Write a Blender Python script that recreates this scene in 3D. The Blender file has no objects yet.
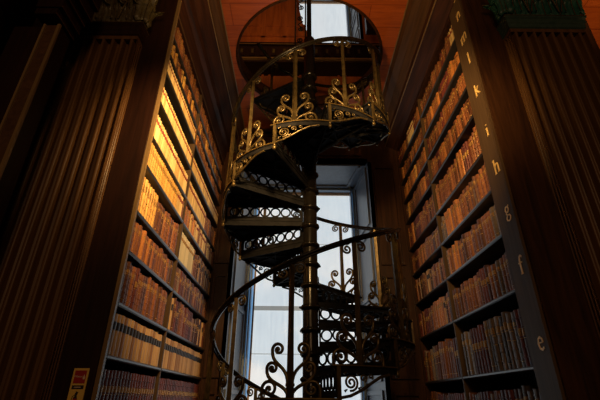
import bpy, math, random
import numpy as np
from mathutils import Vector, Matrix

random.seed(7)
PI = math.pi
G = 1.6                       # eye height; every z below is measured from the eye, G lifts it to the floor's frame
scn = bpy.context.scene
COL = scn.collection
R = math.radians

# ------------------------------------------------------------------ camera
F = 397.0
cam_d = bpy.data.cameras.new('camera')
cam_d.sensor_width = 36.0
cam_d.lens = 36.0 * F / 600.0
cam_d.clip_start = 0.05
cam = bpy.data.objects.new('camera', cam_d)
COL.objects.link(cam)
dY = Vector((297 - 300, 200 - 401, -F)).normalized()      # the alcove's depth direction in camera axes
dZ = Vector((306 - 300, 200 + 581, -F))
dZ = (dZ - dZ.dot(dY) * dY).normalized()
dX = dY.cross(dZ).normalized()
m = Matrix((dX, dY, dZ)).to_4x4()
m.translation = Vector((0, 0, G))
cam.matrix_world = m
scn.camera = cam

# ------------------------------------------------------------------ view, world
scn.view_settings.view_transform = 'Standard'
scn.view_settings.look = 'None'
scn.view_settings.gamma = 1
scn.view_settings.use_curve_mapping = False
scn.view_settings.exposure = 0.0
w = bpy.data.worlds.new('world')
scn.world = w
w.use_nodes = True
w.node_tree.nodes['Background'].inputs[0].default_value = (0.9, 0.62, 0.42, 1)
w.node_tree.nodes['Background'].inputs[1].default_value = 0.006

# ------------------------------------------------------------------ lamps of the hall and added fill lights
def lamp(name, kind, loc, target, energy, color, size=0.2, spot=None, blend=0.6):
    d = bpy.data.lights.new(name, kind)
    d.energy = energy
    d.color = color
    if kind == 'AREA':
        d.shape = 'DISK'; d.size = size
    else:
        d.shadow_soft_size = size
    if kind == 'SPOT':
        d.spot_size = R(spot); d.spot_blend = blend
    o = bpy.data.objects.new(name, d)
    COL.objects.link(o)
    o.location = Vector(loc) + Vector((0, 0, G))
    v = Vector(target) - Vector(loc)
    o.rotation_euler = v.to_track_quat('-Z', 'Y').to_euler()
    return o
WARM = (1.0, 0.60, 0.23)
lamp('hall_lamp', 'SPOT', (-0.15, 1.80, 2.35), (-1.17, 3.95, 1.6), 320, WARM, 0.08, 86, 0.75)
lamp('stall_lamp', 'SPOT', (0.50, 1.80, 2.40), (1.56, 3.9, 2.2), 150, WARM, 0.08, 86, 0.8)
lamp('soffit_fill', 'SPOT', (0.1, 1.9, 2.3), (0.0, 3.5, 4.2), 85, WARM, 0.08, 128, 0.6)  # added upward fill that brightens the ceiling and capitals
lamp('gallery_fill', 'SPOT', (-0.1, 2.9, 4.9), (-0.5, 5.2, 6.6), 60, WARM, 0.08, 80, 0.8)  # added light to brighten the gallery partition
lamp('neighbour_lamp', 'SPOT', (3.6, 1.6, 2.2), (3.7, 3.2, 4.0), 120, WARM, 0.10, 90, 0.7)
lamp('hall_fill', 'AREA', (0.2, -3.0, 3.0), (0.1, 3.6, 0.6), 48, (1.0, 0.56, 0.27), 2.5)  # added soft fill lifting the overall ambient level

# ------------------------------------------------------------------ materials
def mat(name, base, rough=0.5, metal=0.0, base2=None, scale=(6, 6, 6), dist=1.0, bump=0.0, detail=6, contrast=(0.3, 0.7), spec=0.5, coat=0.0, emit=None):
    m = bpy.data.materials.new(name)
    m.use_nodes = True
    nt = m.node_tree; N = nt.nodes; L = nt.links
    b = N['Principled BSDF']
    b.inputs['Base Color'].default_value = (*base, 1)
    b.inputs['Roughness'].default_value = rough
    b.inputs['Metallic'].default_value = metal
    b.inputs['Specular IOR Level'].default_value = spec
    b.inputs['Coat Weight'].default_value = coat
    if emit:
        b.inputs['Emission Color'].default_value = (*emit[0], 1)
        b.inputs['Emission Strength'].default_value = emit[1]
    if base2 is not None:
        tc = N.new('ShaderNodeTexCoord'); mp = N.new('ShaderNodeMapping')
        mp.inputs['Scale'].default_value = scale
        nz = N.new('ShaderNodeTexNoise'); nz.inputs['Scale'].default_value = 1.0
        nz.inputs['Detail'].default_value = detail; nz.inputs['Distortion'].default_value = dist
        cr = N.new('ShaderNodeValToRGB')
        cr.color_ramp.elements[0].position = contrast[0]; cr.color_ramp.elements[0].color = (*base, 1)
        cr.color_ramp.elements[1].position = contrast[1]; cr.color_ramp.elements[1].color = (*base2, 1)
        L.new(tc.outputs['Object'], mp.inputs[0]); L.new(mp.outputs[0], nz.inputs['Vector'])
        L.new(nz.outputs['Fac'], cr.inputs[0]); L.new(cr.outputs[0], b.inputs['Base Color'])
        if bump:
            bp = N.new('ShaderNodeBump'); bp.inputs['Strength'].default_value = bump
            bp.inputs['Distance'].default_value = 0.01
            L.new(nz.outputs['Fac'], bp.inputs['Height']); L.new(bp.outputs[0], b.inputs['Normal'])
    return m

oak = mat('dark oak', (0.022, 0.009, 0.004), 0.38, base2=(0.055, 0.022, 0.009), scale=(22, 22, 1.6), bump=0.15, spec=0.22)
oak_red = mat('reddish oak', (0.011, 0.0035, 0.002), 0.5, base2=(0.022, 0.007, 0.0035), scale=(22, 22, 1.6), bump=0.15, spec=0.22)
oak_stile = mat('greyish oak', (0.060, 0.034, 0.016), 0.6, base2=(0.095, 0.058, 0.028), scale=(30, 30, 2), bump=0.1, spec=0.22)
oak_horizontal = mat('dark oak along the cornice', (0.022, 0.008, 0.004), 0.6, base2=(0.065, 0.022, 0.009), scale=(22, 1.6, 22), bump=0.15, spec=0.22)
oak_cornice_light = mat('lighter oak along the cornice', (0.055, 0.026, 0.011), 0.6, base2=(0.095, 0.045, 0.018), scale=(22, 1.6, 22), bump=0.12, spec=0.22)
bead_wood = mat('light oak bead', (0.16, 0.10, 0.04), 0.35, base2=(0.22, 0.14, 0.06), scale=(30, 30, 2))
shelf_wood = mat('worn grey shelf wood', (0.020, 0.016, 0.013), 0.28, base2=(0.040, 0.034, 0.030), scale=(30, 2, 30), bump=0.1)
case_back = mat('near black case interior wood', (0.010, 0.005, 0.003), 0.7)
reveal_paint = mat('grey painted shutter wood', (0.085, 0.10, 0.13), 0.4, base2=(0.12, 0.14, 0.175), scale=(12, 12, 1.5))  # bluish tint puts the skylight's cast into the paint colour
frame_paint = mat('pale blue grey window frame paint', (0.22, 0.30, 0.40), 0.4, base2=(0.28, 0.36, 0.46), scale=(8, 8, 2))
iron = mat('bronzed black iron', (0.006, 0.005, 0.004), 0.26, 0.0, base2=(0.016, 0.012, 0.007), scale=(9, 9, 9), bump=0.12, spec=0.2)
iron_plate = mat('black painted cast iron', (0.004, 0.004, 0.0045), 0.7, 0.0, base2=(0.014, 0.014, 0.016), scale=(14, 14, 14), bump=0.25, spec=0.10)
bronze = mat('gilded bronze paint', (0.045, 0.032, 0.013), 0.34, 0.6, base2=(0.15, 0.105, 0.04), scale=(16, 16, 16), bump=0.12)
column_iron = mat('smooth black column iron', (0.006, 0.005, 0.004), 0.22, base2=(0.011, 0.009, 0.007), scale=(9, 9, 9), spec=0.3)
lit_edge_iron = mat('gold lit iron edge', (0.40, 0.26, 0.08), 0.32, 0.8, base2=(0.22, 0.14, 0.04), scale=(14, 14, 14), bump=0.1)  # gold light along the tread edges, put into the colour
gilt = mat('gold leaf', (1.0, 0.68, 0.25), 0.4, 0.05, base2=(0.9, 0.6, 0.2), scale=(60, 60, 60))
teal = mat('teal green carved paint', (0.006, 0.045, 0.036), 0.45, base2=(0.015, 0.085, 0.065), scale=(25, 25, 25), bump=0.3)
teal_dark = mat('dark teal neck band paint', (0.018, 0.045, 0.036), 0.5, base2=(0.04, 0.07, 0.055), scale=(25, 25, 25), bump=0.2)
bronze_carve = mat('dark olive brown carving', (0.035, 0.028, 0.012), 0.45, base2=(0.08, 0.06, 0.022), scale=(25, 25, 25), bump=0.3)
gilt_dull = mat('dulled gilt carving', (0.12, 0.08, 0.025), 0.4, 0.3, base2=(0.05, 0.03, 0.01), scale=(40, 40, 40), bump=0.2)
brass = mat('brass rail', (0.75, 0.48, 0.2), 0.3, 0.8, base2=(0.6, 0.36, 0.13), scale=(9, 9, 9))
page = mat('yellowed page edges', (0.42, 0.30, 0.15), 0.8, base2=(0.52, 0.40, 0.22), scale=(80, 2, 4))
floor_m = mat('old floorboards', (0.05, 0.028, 0.014), 0.5, base2=(0.09, 0.05, 0.025), scale=(20, 1.5, 20), bump=0.15)
sign_y = mat('cream yellow sign plastic', (0.72, 0.48, 0.10), 0.5, base2=(0.66, 0.43, 0.09), scale=(30, 30, 30))
sign_r = mat('red sign print', (0.35, 0.012, 0.01), 0.5, base2=(0.30, 0.01, 0.01), scale=(30, 30, 30))
sign_k = mat('black sign print', (0.012, 0.010, 0.010), 0.5, base2=(0.02, 0.015, 0.015), scale=(30, 30, 30))
sign_w = mat('pale sign print', (0.65, 0.5, 0.4), 0.5, base2=(0.6, 0.45, 0.35), scale=(30, 30, 30))

def plank_mat(name, c1, c2, gap, scale, rot=(0, 0, 0)):
    m = mat(name, c1, 0.33, base2=c2, scale=(3, 25, 25), bump=0.1, contrast=(0.25, 0.75), coat=0.2)
    nt = m.node_tree; N = nt.nodes; L = nt.links
    b = N['Principled BSDF']
    src = b.inputs['Base Color'].links[0].from_socket
    tc = N.new('ShaderNodeTexCoord'); mp = N.new('ShaderNodeMapping')
    mp.inputs['Rotation'].default_value = rot; mp.inputs['Scale'].default_value = scale
    br = N.new('ShaderNodeTexBrick')
    br.inputs['Color1'].default_value = (1, 1, 1, 1); br.inputs['Color2'].default_value = (0.85, 0.8, 0.78, 1)
    br.inputs['Mortar'].default_value = (*gap, 1)
    br.inputs['Scale'].default_value = 1.0; br.inputs['Mortar Size'].default_value = 0.006
    br.inputs['Brick Width'].default_value = 1.6; br.inputs['Row Height'].default_value = 0.3
    mx = N.new('ShaderNodeMix'); mx.data_type = 'RGBA'; mx.blend_type = 'MULTIPLY'; mx.inputs[0].default_value = 1
    L.new(tc.outputs['Object'], mp.inputs[0]); L.new(mp.outputs[0], br.inputs['Vector'])
    L.new(src, mx.inputs[6]); L.new(br.outputs['Color'], mx.inputs[7]); L.new(mx.outputs[2], b.inputs['Base Color'])
    return m
orange_wood = plank_mat('orange brown boards', (0.30, 0.060, 0.012), (0.50, 0.115, 0.022), (0.55, 0.45, 0.4), (1, 1, 1))
orange_panel = mat('orange brown panelling', (0.22, 0.05, 0.010), 0.4, base2=(0.40, 0.10, 0.022), scale=(10, 10, 1.2), bump=0.1)

def blind_mat(name, k):
    m = bpy.data.materials.new(name); m.use_nodes = True
    nt = m.node_tree; N = nt.nodes; L = nt.links
    b = N['Principled BSDF']; b.inputs['Roughness'].default_value = 0.9
    b.inputs['Base Color'].default_value = (0.6, 0.6, 0.58, 1)
    tc = N.new('ShaderNodeTexCoord'); mp = N.new('ShaderNodeMapping'); mp.inputs['Scale'].default_value = (40, 40, 3)
    nz = N.new('ShaderNodeTexNoise'); nz.inputs['Scale'].default_value = 1; nz.inputs['Detail'].default_value = 8
    cr = N.new('ShaderNodeValToRGB')
    cr.color_ramp.elements[0].position = 0.2; cr.color_ramp.elements[0].color = (0.52, 0.60, 0.66, 1)
    cr.color_ramp.elements[1].position = 0.8; cr.color_ramp.elements[1].color = (0.70, 0.78, 0.82, 1)
    L.new(tc.outputs['Object'], mp.inputs[0]); L.new(mp.outputs[0], nz.inputs['Vector']); L.new(nz.outputs['Fac'], cr.inputs[0])
    L.new(cr.outputs[0], b.inputs['Emission Color']); b.inputs['Emission Strength'].default_value = k
    return m
blind_m = blind_mat('daylit roller blind cloth', 0.95)
pane_m = mat('daylit blue grey glass', (0.2, 0.3, 0.4), 0.2, emit=((0.16, 0.36, 0.62), 0.6))

def leather(name, dark, light, rough=0.42):
    m = bpy.data.materials.new(name); m.use_nodes = True
    nt = m.node_tree; N = nt.nodes; L = nt.links
    b = N['Principled BSDF']; b.inputs['Roughness'].default_value = rough
    oi = N.new('ShaderNodeObjectInfo'); ge = N.new('ShaderNodeNewGeometry')
    ad = N.new('ShaderNodeMath'); ad.operation = 'ADD'; fr = N.new('ShaderNodeMath'); fr.operation = 'FRACT'
    L.new(oi.outputs['Random'], ad.inputs[0]); L.new(ge.outputs['Random Per Island'], ad.inputs[1]); L.new(ad.outputs[0], fr.inputs[0])
    nz = N.new('ShaderNodeTexNoise'); nz.inputs['Scale'].default_value = 28; nz.inputs['Detail'].default_value = 6
    tc = N.new('ShaderNodeTexCoord'); L.new(tc.outputs['Object'], nz.inputs['Vector'])
    mx = N.new('ShaderNodeMath'); mx.operation = 'MULTIPLY_ADD'; mx.inputs[1].default_value = 0.30
    L.new(nz.outputs['Fac'], mx.inputs[0])
    m2 = N.new('ShaderNodeMath'); m2.operation = 'MULTIPLY'; m2.inputs[1].default_value = 0.85
    L.new(fr.outputs[0], m2.inputs[0]); L.new(m2.outputs[0], mx.inputs[2])
    cr = N.new('ShaderNodeValToRGB')
    cr.color_ramp.elements[0].position = 0.15; cr.color_ramp.elements[0].color = (*dark, 1)
    cr.color_ramp.elements[1].position = 0.9; cr.color_ramp.elements[1].color = (*light, 1)
    L.new(mx.outputs[0], cr.inputs[0]); L.new(cr.outputs[0], b.inputs['Base Color'])
    return m
LEATHER = {
    'brown': leather('brown leather', (0.055, 0.018, 0.008), (0.27, 0.095, 0.035)),
    'orange': leather('tan orange leather', (0.16, 0.05, 0.014), (0.52, 0.20, 0.05)),
    'maroon': leather('maroon leather', (0.05, 0.012, 0.010), (0.15, 0.035, 0.026)),
    'vellum': leather('cream vellum', (0.52, 0.34, 0.12), (0.80, 0.60, 0.28), 0.5),
    'golden': leather('golden calfskin', (0.50, 0.25, 0.05), (0.72, 0.42, 0.10), 0.45),
    'tan': leather('tan calfskin', (0.30, 0.145, 0.05), (0.66, 0.42, 0.18), 0.5),
    'pale': leather('pale ivory vellum', (0.50, 0.44, 0.30), (0.75, 0.66, 0.46), 0.5),
    'grey': leather('grey brown leather', (0.06, 0.045, 0.035), (0.22, 0.16, 0.12)),
}
red_label = mat('red leather label', (0.20, 0.025, 0.015), 0.45, base2=(0.20, 0.02, 0.015), scale=(40, 40, 40))
black_label = mat('black leather label', (0.015, 0.012, 0.010), 0.4, base2=(0.03, 0.022, 0.016), scale=(40, 40, 40))
gold_label = mat('gold tooled label', (0.55, 0.32, 0.08), 0.4, 0.4, base2=(0.20, 0.09, 0.03), scale=(60, 60, 60), contrast=(0.45, 0.55))

# ------------------------------------------------------------------ mesh helpers
class MB:
    def __init__(s): s.v = []; s.f = []; s.mi = []; s.sm = []
    def add(s, verts, faces, mi=0, smooth=False):
        k = len(s.v); s.v += [tuple(p) for p in verts]
        for f in faces: s.f.append([i + k for i in f]); s.mi.append(mi); s.sm.append(smooth)
    def box(s, x0, x1, y0, y1, z0, z1, mi=0):
        v = [(x, y, z) for x in (x0, x1) for y in (y0, y1) for z in (z0, z1)]
        s.add(v, [(0, 1, 3, 2), (4, 6, 7, 5), (0, 4, 5, 1), (2, 3, 7, 6), (0, 2, 6, 4), (1, 5, 7, 3)], mi)
    def prism(s, pts, axis, a, b, mi=0, smooth=False):
        """polygon pts extruded along axis from a to b; pts give the other two axes in order"""
        n = len(pts)
        def P(p, t): return {'x': (t, p[0], p[1]), 'y': (p[0], t, p[1]), 'z': (p[0], p[1], t)}[axis]
        v = [P(p, a) for p in pts] + [P(p, b) for p in pts]
        fs = [(i, (i + 1) % n, n + (i + 1) % n, n + i) for i in range(n)]
        s.add(v, fs, mi, smooth)
        s.add(v, [tuple(range(n))[::-1], tuple(range(n, 2 * n))], mi)
    def tube(s, path, rad, seg=8, mi=0, up=None, flat=1.0, cap=True):
        path = [Vector(p) for p in path]; n = len(path)
        if not isinstance(rad, (list, tuple)): rad = [rad] * n
        v = []; U = None
        for i, p in enumerate(path):
            t = (path[min(i + 1, n - 1)] - path[max(i - 1, 0)]).normalized()
            if up is not None: u = Vector(up)
            elif U is not None: u = U
            else: u = Vector((0, 0, 1)) if abs(t.z) < 0.9 else Vector((1, 0, 0))
            a = (u - u.dot(t) * t)
            a = a.normalized() if a.length > 1e-6 else t.orthogonal().normalized()
            if up is None: U = a
            b = t.cross(a)
            for j in range(seg):
                q = 2 * PI * (j + 0.5) / seg
                v.append(p + (a * math.cos(q) * flat + b * math.sin(q)) * rad[i])
        fs = [(i * seg + j, i * seg + (j + 1) % seg, (i + 1) * seg + (j + 1) % seg, (i + 1) * seg + j) for i in range(n - 1) for j in range(seg)]
        s.add(v, fs, mi, seg > 4)
        if cap: s.add(v, [tuple(range(seg))[::-1], tuple((n - 1) * seg + j for j in range(seg))], mi)
    def lathe(s, prof, cx=0, cy=0, seg=24, mi=0, smooth=True, a0=0, a1=2 * PI):
        full = abs(a1 - a0 - 2 * PI) < 1e-6; n = len(prof); k = seg if full else seg + 1
        v = [(cx + r * math.cos(a0 + (a1 - a0) * j / seg), cy + r * math.sin(a0 + (a1 - a0) * j / seg), z) for r, z in prof for j in range(k)]
        fs = [(i * k + j, i * k + (j + 1) % k, (i + 1) * k + (j + 1) % k, (i + 1) * k + j) for i in range(n - 1) for j in range(seg)]
        s.add(v, fs, mi, smooth)
    def ball(s, c, r, seg=10, mi=0):
        s.lathe([(max(1e-4, r * math.sin(PI * i / 6)), c[2] - r * math.cos(PI * i / 6)) for i in range(7)], c[0], c[1], seg, mi)
    def build(s, name, mats, parent=None, loc=None, rz=0):
        me = bpy.data.meshes.new(name)
        me.from_pydata(s.v, [], s.f)
        for mm in (mats if isinstance(mats, (list, tuple)) else [mats]): me.materials.append(mm)
        me.polygons.foreach_set('material_index', s.mi); me.polygons.foreach_set('use_smooth', s.sm)
        me.update()
        return place(name, me, parent, loc, rz)
def place(name, me, parent=None, loc=None, rz=0):
    o = bpy.data.objects.new(name, me); COL.objects.link(o)
    if parent is not None:
        o.parent = parent
        if loc is not None: o.location = loc
    else:
        o.location = Vector(loc or (0, 0, 0)) + Vector((0, 0, G))
    o.rotation_euler = (0, 0, rz)
    return o
def tag(o, label, cat, group=None, kind=None):
    o['label'] = label
    if cat: o['category'] = cat
    if group: o['group'] = group
    if kind: o['kind'] = kind
    return o
def structure(o, label=None):
    o['kind'] = 'structure'
    if label: o['label'] = label
    return o
def root(name, loc, label, cat, group=None):
    o = bpy.data.objects.new(name, None); COL.objects.link(o)
    o.empty_display_size = 0.1
    o.location = Vector(loc) + Vector((0, 0, G))
    return tag(o, label, cat, group)
def fix_normals(o):
    import bmesh
    bm = bmesh.new(); bm.from_mesh(o.data); bmesh.ops.recalc_face_normals(bm, faces=bm.faces); bm.to_mesh(o.data); bm.free()

# ================================================================== the setting
FL = -G
AL, AR = -1.17, 1.56            # inner faces of the left and right cases
YB, YF = 5.35, 2.6             # back wall, stall front
WX0, WX1, WTOP = -0.91, 1.08, 3.40
b = MB(); b.box(-6, 6, -5, 9, FL - 0.1, FL); structure(b.build('floor', floor_m), 'dark floorboards of the hall and alcove')

# back wall, lower storey and gallery storey
b = MB()
def panel_frame(mb, x0, x1, z0, z1, y, w=0.035, d=0.03, mi=0):
    mb.box(x0, x1, y - d, y, z0, z0 + w, mi); mb.box(x0, x1, y - d, y, z1 - w, z1, mi)
    mb.box(x0, x0 + w, y - d, y, z0 + w, z1 - w, mi); mb.box(x1 - w, x1, y - d, y, z0 + w, z1 - w, mi)
b.box(-1.8, WX0, YB, YB + 0.12, FL, 4.0); b.box(WX1, 2.2, YB, YB + 0.12, FL, 4.0); b.box(WX0, WX1, YB, YB + 0.12, WTOP, 4.0)
b.box(WX0, WX1, YB, YB + 0.12, FL, -0.9)
for z0, z1 in ((-1.4, 0.1), (0.25, 1.55), (1.7, 3.3)):
    panel_frame(b, WX1 + 0.08, 1.50, z0, z1, YB); panel_frame(b, -1.16, WX0 - 0.05, z0, z1, YB)
panel_frame(b, WX0 + 0.1, 0.05, 3.5, 3.9, YB); panel_frame(b, 0.15, WX1 - 0.1, 3.5, 3.9, YB)
b.box(-1.2, 1.56, YB - 0.05, YB, 3.93, 4.0)
structure(b.build('wall_back', oak), 'dark panelled timber wall around the tall window')

def window(name, wx0, wx1, z0, z1, y0, y1, label, bars, inner=0.1, lower_blind=None):
    r = bpy.data.objects.new(name, None); COL.objects.link(r); r.location = (0, 0, G); structure(r, label)
    ix0, ix1 = wx0 + inner, wx1 - inner
    # splayed reveals with raised frames
    for side, (xa, xb) in (('l', (wx0, ix0)), ('r', (wx1, ix1))):
        q = MB()
        t = 0.03 if side == 'l' else -0.03
        q.prism([(xa, y0), (xb, y1), (xb - 2 * t, y1), (xa - 2 * t, y0)], 'z', z0, z1)
        n = 4
        for k in range(n):
            za = z0 + (z1 - z0) * k / n + 0.05; zb = z0 + (z1 - z0) * (k + 1) / n - 0.05
            for u0, u1, c0, c1 in ((0.10, 0.16, za, zb), (0.84, 0.90, za, zb), (0.16, 0.84, za, za + 0.05), (0.16, 0.84, zb - 0.05, zb)):
                X = lambda u: xa + (xb - xa) * u
                Y = lambda u: y0 + (y1 - y0) * u
                q.prism([(X(u0), Y(u0)), (X(u1), Y(u1)), (X(u1) + t * .7, Y(u1)), (X(u0) + t * .7, Y(u0))], 'z', c0, c1)
        fix_normals(q.build('shutter_panel', reveal_paint, r))
    q = MB(); q.prism([(wx0, y0), (wx1, y0), (ix1, y1), (ix0, y1)], 'z', z1, z1 + 0.06)
    e = 0.12
    q.prism([(wx0 + e, y0 + .08), (wx1 - e, y0 + .08), (wx1 - e - .02, y0 + .13), (wx0 + e + .02, y0 + .13)], 'z', z1 - 0.03, z1)
    q.prism([(ix0 + e, y1 - .13), (ix1 - e, y1 - .13), (ix1 - e, y1 - .08), (ix0 + e, y1 - .08)], 'z', z1 - 0.03, z1)
    for sx0, sx1 in ((wx0 + e, ix0 + e), (wx1 - e, ix1 - e)):
        q.prism([(sx0 - .02, y0 + .13), (sx0 + .03, y0 + .13), (sx1 + .03, y1 - .13), (sx1 - .02, y1 - .13)], 'z', z1 - 0.03, z1)
    fix_normals(q.build('window_head', reveal_paint, r))
    q = MB(); q.box(ix0, ix1, y0, y1 + 0.1, z0 - 0.06, z0); q.build('window_sill', reveal_paint, r)
    # casing and sash, then the glass strip that shows at the blind's sides
    q = MB(); a = 0.035; yy = y1 - 0.02
    for k, (dd, ww) in enumerate(((0.0, 0.03), (0.05, 0.02))):
        o0 = 0.055 * k
        q.box(ix0 + o0, ix0 + o0 + ww, yy - dd, y1 + 0.1, z0, z1); q.box(ix1 - o0 - ww, ix1 - o0, yy - dd, y1 + 0.1, z0, z1)
        q.box(ix0 + o0, ix1 - o0, yy - dd, y1 + 0.1, z1 - o0 - ww, z1 - o0)
    q.build('window_frame', frame_paint, r)
    q = MB(); q.box(ix0, ix1, y1 + 0.11, y1 + 0.13, z0, z1); q.build('window_pane', pane_m, r)
    bx0, bx1 = ix0 + 0.115, ix1 - 0.06
    q = MB(); q.box(bx0, bx1, y1 + 0.055, y1 + 0.065, z0, z1 - 0.10); q.build('roller_blind', blind_m, r)
    q = MB(); q.box(bx0 - .01, bx1 + .01, y1 + 0.02, y1 + 0.054, z1 - 0.12, z1 - 0.075)
    q.box(bx0 - .012, bx0 + 0.014, y1 + 0.03, y1 + 0.054, z0, z1 - .1); q.box(bx1 - 0.014, bx1 + .012, y1 + 0.03, y1 + 0.054, z0, z1 - .1)
    q.build('blind_edging', blind_edge, r)
    q = MB()
    for zb, hh in bars: q.box(bx0, bx1, y1 + 0.045, y1 + 0.054, zb - hh, zb + hh)
    q.build('sash_bar', batten, r)
    return r
blind_edge = mat('tan blind edging', (0.45, 0.30, 0.18), 0.7, base2=(0.5, 0.34, 0.2), scale=(20, 20, 20))
batten = mat('glowing grey sash bar', (0.45, 0.45, 0.42), 0.8, base2=(0.5, 0.5, 0.48), scale=(20, 20, 20), emit=((0.5, 0.52, 0.5), 0.45))  # sash bars showing through the blind, daylight put in as a glow
window('window_1', WX0, WX1, -0.9, WTOP, YB, 6.25, 'tall window with a pale daylit blind behind the spiral stair', ((1.29, 0.035), (0.62, 0.006), (2.35, 0.006)))

# ceiling of the alcove = gallery floor, with the round stair well
SX, SY = 0.118, 3.77            # stair axis
HOLE = 0.935; HY = 3.84; CZ = 4.0; CT = 0.22
b = MB(); n = 72
x0, x1, y0, y1 = -2.0, 2.3, YF, YB
def edge(a):
    dx, dy = math.cos(a), math.sin(a); t = 1e9
    if dx > 1e-9: t = min(t, (x1 - SX) / dx)
    if dx < -1e-9: t = min(t, (x0 - SX) / dx)
    if dy > 1e-9: t = min(t, (y1 - HY) / dy)
    if dy < -1e-9: t = min(t, (y0 - HY) / dy)
    return (SX + dx * t, HY + dy * t)
A = sorted([2 * PI * i / n for i in range(n)] + [math.atan2(cy - HY, cx - SX) % (2 * PI) for cx in (x0, x1) for cy in (y0, y1)])
k = len(A)
for z, mi in ((CZ, 0), (CZ + CT, 1)):
    v = [(SX + HOLE * math.cos(a), HY + HOLE * math.sin(a), z) for a in A] + [(*edge(a), z) for a in A]
    b.add(v, [(i, (i + 1) % k, k + (i + 1) % k, k + i) for i in range(k)], mi)
v = [(SX + HOLE * math.cos(a), HY + HOLE * math.sin(a), z) for z in (CZ, CZ + CT) for a in A]
b.add(v, [(i, (i + 1) % k, k + (i + 1) % k, k + i) for i in range(k)], 1)
v = [(*edge(a), z) for z in (CZ, CZ + CT) for a in A]
b.add(v, [(i, (i + 1) % k, k + (i + 1) % k, k + i) for i in range(k)], 0)
structure(b.build('ceiling', [orange_wood, oak_horizontal]), 'orange brown boarded ceiling with a round stair well')
b = MB()
ring = [(HOLE, CZ), (HOLE - 0.015, CZ - 0.004), (HOLE - 0.015, CZ + 0.03), (HOLE, CZ + 0.03)]
b.lathe([(HOLE - .012, CZ - .006), (HOLE + .02, CZ - .006), (HOLE + .02, CZ + .001), (HOLE - .012, CZ + .05), (HOLE - .012, CZ - .006)], SX, HY, 72)
structure(b.build('trim_1', oak), 'dark bead around the stair well edge')

# cornices along the top of both cases
b = MB()
b.prism([(-1.4, 3.32), (-1.19, 3.32), (-1.165, 3.55), (-1.12, 3.57), (-1.115, 3.70), (-1.03, 3.80), (-1.0, 3.83), (-1.4, 3.83)], 'y', YF, YB, 0)
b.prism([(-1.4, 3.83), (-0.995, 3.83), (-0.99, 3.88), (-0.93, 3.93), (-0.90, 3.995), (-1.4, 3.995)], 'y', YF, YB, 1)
o = b.build('trim_2', [oak_horizontal, oak_cornice_light]); fix_normals(o); structure(o, 'stepped cornice above the left bookcase')
b = MB(); b.tube([(-0.90, YF, 3.99), (-0.90, YB, 3.99)], .008, 6); b.tube([(-0.997, YF, 3.832), (-0.997, YB, 3.832)], .007, 6); b.tube([(-1.185, YF, 3.325), (-1.185, YB, 3.325)], .006, 6)
structure(b.build('trim_6', bead_wood), 'thin beads along the left cornice')
b = MB()
b.prism([(1.76, 3.62), (1.55, 3.62), (1.50, 3.66), (1.40, 3.70), (1.39, 3.79), (1.76, 3.79)], 'y', YF, YB, 0)
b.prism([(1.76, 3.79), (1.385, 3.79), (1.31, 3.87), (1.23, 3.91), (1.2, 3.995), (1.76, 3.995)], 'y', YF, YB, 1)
o = b.build('trim_3', [oak_horizontal, oak_cornice_light]); fix_normals(o); structure(o, 'stepped cornice above the right bookcase')
b = MB(); b.tube([(1.2, YF, 3.99), (1.2, YB, 3.99)], .008, 6); b.tube([(1.395, YF, 3.70), (1.395, YB, 3.70)], .008, 6)
structure(b.build('trim_7', bead_wood), 'thin beads along the right cornice')

# gallery storey
GT = 8.2
b = MB()
b.box(-1.8, -0.9, YB, YB + .12, CZ + CT, GT); b.box(1.15, 2.3, YB, YB + .12, CZ + CT, GT); b.box(-0.9, 1.15, YB, YB + .12, CZ + CT, 6.0)
b.box(-2.0, -1.35, YF, YB, CZ + CT, GT); b.box(1.75, 2.3, YF, YB, CZ + CT, GT)
for i in range(4):
    panel_frame(b, -1.25 + 0.68 * i, -0.65 + 0.68 * i, 4.4, 5.35, YB, 0.04)
structure(b.build('wall_gallery', orange_panel), 'dark panelled walls of the gallery above')
b = MB()
b.prism([(-1.35, 5.75), (0.25, 5.75), (0.25, 6.0), (0.13, 6.15), (0.04, 6.4), (-0.02, 6.75), (-0.05, 7.2), (-0.05, GT), (-1.35, GT)], 'y', 5.2, 5.3)
for x in (-0.69, -0.29): b.box(x - 0.035, x + 0.035, 5.165, 5.2, 6.0, GT)
b.box(-1.35, 0.09, 5.175, 5.2, 6.28, 6.32); b.box(-1.35, 0.2, 5.16, 5.2, 6.0, 6.06)
o = b.build('wall_partition', orange_panel); fix_normals(o); structure(o, 'orange brown timber partition beside the gallery window')
b = MB()
b.box(-1.35, 1.75, 5.02, YB, 5.20, 5.62); b.box(-1.35, 1.75, 4.98, 5.02, 5.24, 5.27, 1); b.box(-1.35, 1.75, 4.97, 5.02, 5.57, 5.62); b.box(-1.35, 1.75, 4.965, 4.97, 5.57, 5.58, 1)
for i in range(16):
    x = -1.25 + i * 0.185
    b.box(x, x + 0.10, 4.99, 5.02, 5.33, 5.52, 0); b.box(x + 0.03, x + 0.07, 4.98, 4.99, 5.38, 5.47, 2)
structure(b.build('trim_4', [oak_red, brass, gilt_dull]), 'dark cornice with gilt blocks under the gallery window')
window('window_2', -0.9, 1.15, 6.0, GT, YB, 6.0, 'gallery window with a pale blind above the stair', ((6.9, 0.006),), inner=0.06)
b = MB()
for k, rr in enumerate((0.55, 0.68)):
    pts = [(1.75 - 0.05 - rr * 0 + 0.0, 0, 0)]
arc = [(1.72 - 0.52 * math.cos(t), 6.2 + 1.6 * math.sin(t)) for t in [PI * 0.5 * i / 10 for i in range(11)]]
b.prism([(1.75, 6.0)] + [(1.2, 6.0)] + arc + [(1.75, 7.9)], 'y', 5.0, 5.12)
o = b.build('trim_5', oak_red); fix_normals(o); structure(o, 'dark curved bracket beside the gallery window')
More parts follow.
